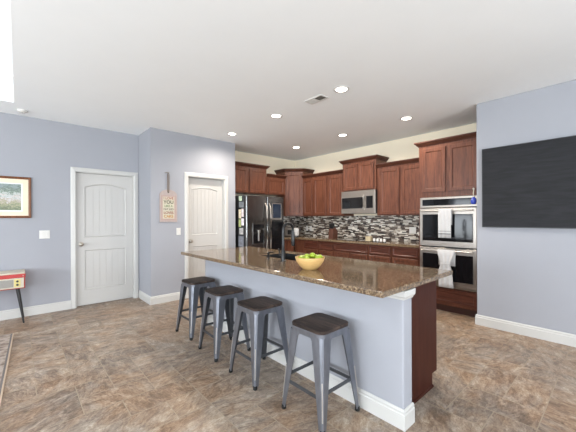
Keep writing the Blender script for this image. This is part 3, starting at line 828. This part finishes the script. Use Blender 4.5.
# ------------------------------------------------------------------ bar stools
def make_stool():
    t = thing('bar_stool', '', 'stool', (0, 0, 0), 0, 'metal stools along the island')
    H = .612
    m = MB()
    m.rings([[(x, y, H-.022) for x, y in rrect(0, 0, .300, .300, .045)], [(x, y, H-.004) for x, y in rrect(0, 0, .304, .304, .047)], [(x, y, H) for x, y in rrect(0, 0, .296, .296, .045)]])
    m.build('seat', M['planks'], t)
    m = MB()
    m.rings([[(x, y, H-.062) for x, y in rrect(0, 0, .300, .300, .045)], [(x, y, H-.026) for x, y in rrect(0, 0, .302, .302, .048)], [(x, y, H-.0225) for x, y in rrect(0, 0, .296, .296, .046)],
             [(x, y, H-.0225) for x, y in rrect(0, 0, .24, .24, .04)], [(x, y, H-.062) for x, y in rrect(0, 0, .29, .29, .04)]], cap=False)
    m.build('seat_frame', M['gunmetal'], t)
    zt, zb, ct, cb = H-.045, .022, .150, .192
    for sx, sy in ((-1, -1), (1, -1), (1, 1), (-1, 1)):
        m = MB(); rings = []
        for f in (0, .06, .2, .5, .8, .96, 1):
            z = zt+(zb-zt)*f; c = ct+(cb-ct)*f
            wd = (.088 if f < .07 else .070-.018*f if f < .9 else .048)*1.0
            wd = .092 - .058*f + (.018 if f == 0 else 0) 
            tk = .005; rr = .020-.010*f
            prof = [(-wd, 0), (-rr, 0), (-rr*.3, -rr*.3), (0, -rr), (0, -wd), (-tk, -wd), (-tk, -rr-tk*.4), (-rr*.3-tk, -rr*.3-tk), (-rr-tk*.4, -tk), (-wd, -tk)]
            rings.append([(sx*(c+px), sy*(c+py), z) for px, py in prof])
        m.rings(rings)
        lg = m.build('leg', [M['gunmetal'], M['gundark']], t)
        for k in range((len(rings)-1)*10):      # darker inner faces of the bent sheet
            if k % 10 in (5, 6, 7, 8): lg.data.polygons[k].material_index = 1
        m = MB()   # pressed rib down the corner
        p0, p1 = (sx*(ct+(cb-ct)*.5-.0045), sy*(ct+(cb-ct)*.5-.0045), zt+(zb-zt)*.48), (sx*(ct+(cb-ct)*.9-.003), sy*(ct+(cb-ct)*.9-.003), zt+(zb-zt)*.9)
        m.tube([p0, p1], .0042, 8); m.build('rib', M['steel'], lg, smooth=True)
        m = MB(); m.lathe([(.001, 0), (.014, 0), (.017, .004), (.016, .03), (.001, .03)], (sx*(cb-.012), sy*(cb-.012), 0), 12); m.build('rubber_foot', M['rubber'], lg, smooth=True)
        m = MB(); m.box(min(sx*.075, sx*.125), max(sx*.075, sx*.125), min(sy*.130, sy*.142), max(sy*.130, sy*.142), H-.080, H-.062); m.build('bumper', M['rubber'], lg)
    zs = .205; cc = cb-(cb-ct)*(zs-zb)/(zt-zb)-.006
    for k, (p, q) in enumerate((((-1, -1), (1, -1)), ((1, -1), (1, 1)), ((1, 1), (-1, 1)), ((-1, 1), (-1, -1)))):
        zz = zs + (.028 if k % 2 else 0)
        c2 = cb-(cb-ct)*(zz-zb)/(zt-zb)-.007
        a = Vector((p[0]*c2, p[1]*c2, zz)); b = Vector((q[0]*c2, q[1]*c2, zz)); dr = (b-a).normalized(); sd = Vector((-dr.y, dr.x, 0))*.0035
        m = MB(); up = Vector((0, 0, .011))
        m.rings([[a-sd-up, a+sd-up, a+sd+up, a-sd+up], [b-sd-up, b+sd-up, b+sd+up, b-sd+up]]); m.build('stretcher', M['gundark'], t)
    return t
st = make_stool()
sl = [(-1.412, 1.562, 0, 'metal bar stool nearest the camera, by the dark wood end of the island'),
      (-2.090, 1.545, 0, 'metal bar stool standing second from the dark wood end of the island'),
      (-2.705, 1.552, R(-2), 'metal bar stool standing third from the dark wood end of the island'),
      (-3.345, 1.578, R(2), 'metal bar stool at the far left end of the island')]
for i, (x, y, rz, lb) in enumerate(sl):
    if i == 0: st.location = (x, y, 0); st['label'] = lb
    else: dup(st, (x, y, 0), lb, rz)

# ------------------------------------------------------------------ living side: console, picture, rug, switches, sign, TV
t = thing('record_player_console', 'red and cream retro record player console on black tapered legs', 'record player', (-5.285, -.335, 0), R(90))
hw = .40; hd = .16
m = MB(); m.box(-hw, hw, -hd+.012, hd, .445, .585); m.build('body', M['red'], t, bevel=.008)
m = MB(); m.nested(-hw+.012, hw-.012, .458, .585, [(0, -hd-.002), (.004, -hd-.006), (.006, -hd-.006)], back=-hd+.013); fp = m.build('front_panel', M['creamvinyl'], t)
m = MB(); m.box(-hw+.04, hw-.112, -hd-.009, -hd-.005, .476, .570); m.build('speaker_grille', M['grille'], fp)
m = MB(); m.box(hw-.106, hw-.045, -hd-.009, -hd-.005, .474, .572); cpn = m.build('control_plate', M['yellow'], fp)
for z in (.502, .545):
    m = MB(); m.lathe([(.001, 0), (.013, 0), (.012, .012), (.001, .014)], (hw-.075, -hd-.009, z), 14, 'Y'); m.build('knob', M['blackplastic'], cpn, smooth=True)
m = MB(); m.box(-hw-.004, hw+.004, -hd-.004, hd, .586, .632); m.build('lid_rim', M['red'], t, bevel=.006)
m = MB(); m.box(-hw+.002, hw-.002, -hd+.002, hd-.006, .6325, .652); m.build('lid', M['creamvinyl'], t, bevel=.006)
m = MB(); m.lathe([(.001, 0), (.006, 0), (.006, .014), (.001, .014)], (hw-.02, -hd-.004, .61), 10, 'Y'); m.build('latch', M['nickel'], t)
for sx, sy in ((-1, -1), (1, -1), (1, 1), (-1, 1)):
    m = MB(); m.tube([(sx*(hw-.075), sy*.10, .448), (sx*(hw-.015), sy*.145, 0.001)], .020, 12, .009); m.build('leg', M['blackwood'], t, smooth=True)

t = thing('framed_picture', 'framed landscape print with cream mat on the left wall', 'picture', (XL+.001, -.235, 1.625), R(90))
w2, h2 = .37, .278
m = MB()
for k in range(1):
    pr = [(0, 0), (0, -.022), (.008, -.028), (.026, -.022), (.030, -.010), (.030, 0)]
    loops = [[(-w2+o_, y, -h2+o_), (w2-o_, y, -h2+o_), (w2-o_, y, h2-o_), (-w2+o_, y, h2-o_)] for o_, y in pr]
    m.rings(loops + [loops[0]], cap=False)
m.build('frame', M['frame'], t)
m = MB(); m.box(-w2+.02, w2-.02, -.008, -.001, -h2+.02, h2-.02); m.build('mat_board', M['mat'], t)
m = MB(); m.box(-w2+.088, w2-.088, -.0095, -.0085, -h2+.088, h2-.088); m.build('inner_mat', M['matwhite'], t)
m = MB(); m.box(-w2+.105, w2-.105, -.0110, -.0098, -h2+.105, h2-.100); m.build('print', M['print'], t)

def plate(label, loc, rz, kind, gang=1):
    t = thing('light_switch' if kind == 's' else 'power_outlet', label, 'switch' if kind == 's' else 'outlet', loc, rz)
    w = .072+.046*(gang-1)
    m = MB(); m.nested(-w/2, w/2, -.058, .058, [(0, -.003), (.004, -.006), (.005, -.006)]); p = m.build('plate', M['white'], t)
    for k in range(gang):
        x = (k-(gang-1)/2)*.046
        m = MB()
        if kind == 's': m.nested(x-.016, x+.016, -.033, .033, [(0, -.008), (.002, -.010)], back=-.005)
        else:
            for z in (-.02, .02): m.lathe([(.001, 0), (.016, 0), (.015, .002), (.001, .002)], (x, -.005, z), 14, 'Y')
        m.build('rocker' if kind == 's' else 'socket', M['white'], t)
    return t
plate('white double light switch on the wall left of the hall door', (XL+.0005, .278, 1.112), R(90), 's', 2)
plate('white light switch beside the pantry door, below the hanging sign', (XP+.0005, 1.958, 1.118), R(90), 's', 1)
plate('white outlet in the mosaic backsplash near the back corner', (-5.00, YB-.0087, 1.09), 0, 'o')
plate('white outlet in the mosaic backsplash right beside another, left of the knife block', (-4.88, YB-.0087, 1.09), 0, 'o')
plate('white outlet in the mosaic backsplash beside the oven tower', (-2.44, YB-.0087, 1.11), 0, 'o', 2)

# hanging sign shaped like a luggage tag
t = thing('hanging_sign', 'whitewashed tag-shaped wooden sign with coloured words hanging from a cord', 'sign', (XP+.001, 1.792, 1.535), R(90))
m = MB(); a, b = .140, .26
tagp = [(-a, -b), (a, -b), (a, b-.075)] + [(a-.06*(k/6)*1.1, b-.075+.06*math.sin(math.pi/2*k/6)) for k in range(1, 7)] + [(.035, b), (-.035, b)] + [(-a+.06*(k/6)*1.1, b-.075+.06*math.sin(math.pi/2*k/6)) for k in range(6, 0, -1)] + [(-a, b-.075)]
m.prism(tagp, -.016, -.002); sb = m.build('board', M['signwood'], t, bevel=.003)
m = MB(); m.box(-.118, .118, -.0175, -.0162, -.232, .165); m.build('border', M['signborder'], sb)
m = MB(); m.box(-.092, .092, -.0188, -.0176, -.205, .145); m.build('panel', M['signpaper'], sb)
lines = [('I LOVE', .054, .118, srgb(140, 70, 70)), ('YOU', .074, .058, srgb(58, 58, 50)), ('LIKE A', .046, -.004, srgb(98, 120, 86)), ('FAT KID', .044, -.056, srgb(96, 90, 90)),
         ('LOVES', .055, -.112, srgb(122, 54, 52)), ('CAKE', .060, -.170, srgb(168, 112, 48))]
for i, (s_, sz, z, c) in enumerate(lines):
    text('lettering', s_, sz, mat('sign_ink', c, .7), t, (0, -.0196, z))
m = MB(); m.lathe([(.001, 0), (.010, 0), (.010, .003), (.001, .003)], (0, -.016, .215), 12, 'Y'); m.build('eyelet', M['blackmetal'], t)
m = MB(); m.tube([(-.012, -.020, .215), (-.012, -.012, .50), (-.002, -.022, .53), (.010, -.014, .50), (.006, -.019, .215)], .006, 8); m.build('cord', M['cord'], t, smooth=True)
m = MB(); m.tube([(-.055, -.008, .525), (-.02, -.026, .535), (.004, -.020, .532), (.004, 0, .532)], .006, 8); m.build('hook', M['nickel'], t, smooth=True)

# television
t = thing('television', 'large flat television, switched off, mounted on the lavender wall', 'television', (-.305, YT-.001, 1.684))
m = MB(); m.box(-.55, .55, -.03, 0, -.25, .25); m.build('wall_mount', M['blackmetal'], t)
m = MB(); m.nested(-.84, .84, -.472, .472, [(0, -.060), (.003, -.063), (.008, -.063), (.010, -.060)], back=-.0305); m.build('bezel', M['blackplastic'], t)
m = MB(); m.box(-.831, .831, -.0612, -.0605, -.463, .463); m.build('screen', M['screen'], t)

# rug
t = thing('area_rug', 'patterned brown area rug with tan bound edge at the left', 'rug', (-3.256, -1.218, 0), R(-1.85))
m = MB(); m.box(-1.50, 1.50, -1.13, 1.13, .001, .012); m.build('binding', M['rugedge'], t, bevel=.004)
m = MB(); m.box(-1.488, 1.488, -1.118, 1.118, .0122, .0135); m.build('border', M['ruggrey'], t)
m = MB(); m.box(-1.474, 1.474, -1.104, 1.104, .0136, .0145); m.build('field', M['rug'], t)

# ------------------------------------------------------------------ worktop clutter
t = thing('knife_block', 'reddish wooden knife block full of black-handled knives on the back worktop', 'knife block', (-3.83, 4.62, .9145), 0)
m = MB(); pf = [(-.07, 0), (.08, 0), (.095, .16), (.02, .225), (-.05, .20)]
m.rings([[(-.055, y, z) for y, z in pf], [(.055, y, z) for y, z in pf]]); m.build('block', M['knifewood'], t, bevel=.004)
for i, (x, y, z) in enumerate([(-.036, -.03, .20), (-.012, -.03, .2), (.012, -.03, .2), (.036, -.03, .2), (-.03, .02, .215), (0, .02, .215), (.03, .02, .215)]):
    m = MB(); m.rings([[(x-.007, y-.009, z), (x+.007, y-.009, z), (x+.007, y+.009, z), (x-.007, y+.009, z)], [(x-.008, y-.04, z+.095), (x+.008, y-.04, z+.095), (x+.008, y-.018, z+.10), (x-.008, y-.018, z+.10)]])
    m.build('knife_handle', M['blackplastic'], t, bevel=.002)
t = thing('toaster', 'wide silver toaster in the back corner of the worktop behind the faucet', 'toaster', (-5.06, 4.66, .9145), R(38))
m = MB(); m.prismz(rrect(0, 0, .36, .19, .03), .015, .20); m.build('body', M['steel_h'], t, bevel=.012)
m = MB(); m.box(-.11, .11, -.045, -.020, .185, .202); m.box(-.11, .11, .015, .040, .185, .202); m.build('slots', M['blackplastic'], t)
m = MB(); m.box(-.165, .165, -.1, .1, 0, .018); m.build('base', M['blackplastic'], t, bevel=.004)
m = MB(); m.box(-.085, .055, -.100, -.094, .05, .15); m.build('front_window', M['darksteel'], t)
m = MB(); m.box(.18, .205, -.02, .02, .12, .145); m.build('lever', M['blackplastic'], t)
m = MB(); m.box(-.05, .05, -.04, .04, 0, .085)
tag(m.build('small_box', M['beige'], bevel=.008), 'small beige box on the back worktop below the microwave', 'box', loc=(-3.02, 4.64, .9145))
j0 = None
for i, (x, lb) in enumerate([(-2.90, 'small white jar beside the beige box'), (-2.835, 'small white jar second from the beige box'), (-2.77, 'small white jar third from the beige box'), (-2.705, 'small white jar farthest from the beige box')]):
    if j0 is None:
        j0 = thing('spice_jar', lb, 'jar', (x, 4.62, .9145), 0, 'small white jars on the back worktop')
        MB().lathe([(.001, .012), (.022, .012), (.022, .045), (.016, .052), (.016, .06), (.001, .06)], n=16).build('jar', M['white'], j0, smooth=True)
        MB().lathe([(.001, 0), (.024, 0), (.024, .0115), (.001, .0115)], n=16).build('base_ring', M['blackplastic'], j0, smooth=True)
    else: dup(j0, (x, 4.62, .9145), lb)
t = thing('cooktop', 'black glass cooktop set on the worktop under the microwave', 'cooktop', (-3.325, 4.79, .9145))
m = MB(); m.box(-.36, .36, -.25, .25, 0, .006); m.build('glass', M['blackglass'], t, bevel=.002)
for x, y, r_ in ((-.2, -.1, .09), (-.2, .13, .07), (.12, -.1, .07), (.12, .13, .09)):
    m = MB(); m.lathe([(r_-.004, .0062), (r_, .0062), (r_, .0068), (r_-.004, .0068)], (x, y, 0), 32); m.build('burner_ring', M['grille'], t)
# blue charm hanging from the right oven tower door
t = thing('hanging_charm', 'small cobalt blue ornament hanging on a beige cord from the oven tower door', 'ornament', (-1.30, YB-.671-.02, 1.50))
m = MB(); m.lathe([(.001, 0), (.022, .004), (.034, .035), (.030, .070), (.012, .095), (.001, .098)], n=18); m.build('bell', M['blue'], t, smooth=True)
m = MB(); m.tube([(0, 0, .095), (-.004, .004, .15), (0, .010, .205)], .006, 8); m.build('cord', M['creamvinyl'], t, smooth=True)
m = MB(); m.lathe([(.001, 0), (.006, 0), (.006, .014), (.014, .02), (.013, .03), (.001, .033)], (0, .0185, .205), 12, 'Y'); m.build('knob', M['nickel'], t, smooth=True)

# ------------------------------------------------------------------ ceiling fittings
GL = 'recessed ceiling lights over the kitchen'
r0 = None
cl = {(-4.350, 2.655): 'recessed ceiling light in front of the pantry wall, nearest the left', (-3.185, 2.648): 'recessed ceiling light left of the air vent, middle of the near row',
      (-2.058, 2.640): 'recessed ceiling light just right of the air vent, largest in view', (-4.345, 4.125): 'recessed ceiling light near the kitchen corner, above the corner cabinet',
      (-3.185, 4.110): 'recessed ceiling light in front of the raised microwave cabinet', (-2.050, 4.100): 'recessed ceiling light in front of the oven tower'}
for (x, y), lb in cl.items():
    if r0 is None:
        r0 = thing('recessed_light', lb, 'ceiling light', (x, y, CE), 0, GL)
        MB().lathe([(.062, -.001), (.082, -.001), (.084, -.004), (.078, -.009), (.064, -.009), (.060, -.004)], n=32).build('trim_ring', M['white'], r0, smooth=True)
        MB().lathe([(.001, -.0065), (.062, -.0055), (.062, -.001), (.001, -.001)], n=32).build('lens', M['lens'], r0, smooth=True)
        ld_ = bpy.data.lights.new('bulb', 'SPOT'); ld_.energy = 58; ld_.color = (1.0, .91, .80); ld_.spot_size = R(166); ld_.spot_blend = .75; ld_.shadow_soft_size = .06
        lo = bpy.data.objects.new('bulb', ld_); C.objects.link(lo); lo.parent = r0; lo.location = (0, 0, -.02)
    else: dup(r0, (x, y, CE), lb)

t = thing('air_vent', 'rectangular white ceiling air vent with dark louvres', 'vent', (-2.434, 2.645, CE))
m = MB(); a, b = .134, .068
for q in ((-a, a, -b, -b+.018), (-a, a, b-.018, b), (-a, -a+.018, -b+.018, b-.018), (a-.018, a, -b+.018, b-.018), (-.008, .008, -b+.018, b-.018)): m.box(q[0], q[1], q[2], q[3], -.008, -.0005)
m.build('frame', M['white'], t)
m = MB(); m.box(-a+.018, a-.018, -b+.018, b-.018, -.0018, -.0006); m.build('duct', M['ventdark'], t)
for k in range(12):
    x = (-a+.025+k*.019) if k < 6 else (.015+(k-6)*.019); sgn = -1 if k < 6 else 1
    m = MB(); d0 = .008*sgn
    m.rings([[(x-d0-.0008, -b+.0185, -.002), (x-d0+.0008, -b+.0185, -.002), (x+d0+.0008, -b+.0185, -.010), (x+d0-.0008, -b+.0185, -.010)],
             [(x-d0-.0008, b-.0185, -.002), (x-d0+.0008, b-.0185, -.002), (x+d0+.0008, b-.0185, -.010), (x+d0-.0008, b-.0185, -.010)]])
    m.build('louvre', M['white'], t)

t = thing('smoke_detector', 'small white smoke detector on the ceiling above the left wall', 'smoke detector', (-5.20, .045, CE))
MB().lathe([(.001, -.034), (.03, -.034), (.036, -.028), (.05, -.022), (.055, -.008), (.055, -.0005), (.001, -.0005)], n=24).build('cover', M['white'], t, smooth=True)
MB().lathe([(.001, -.037), (.01, -.037), (.011, -.0345), (.001, -.0345)], (.015, .0, 0), 12).build('button', M['ventdark'], t, smooth=True)
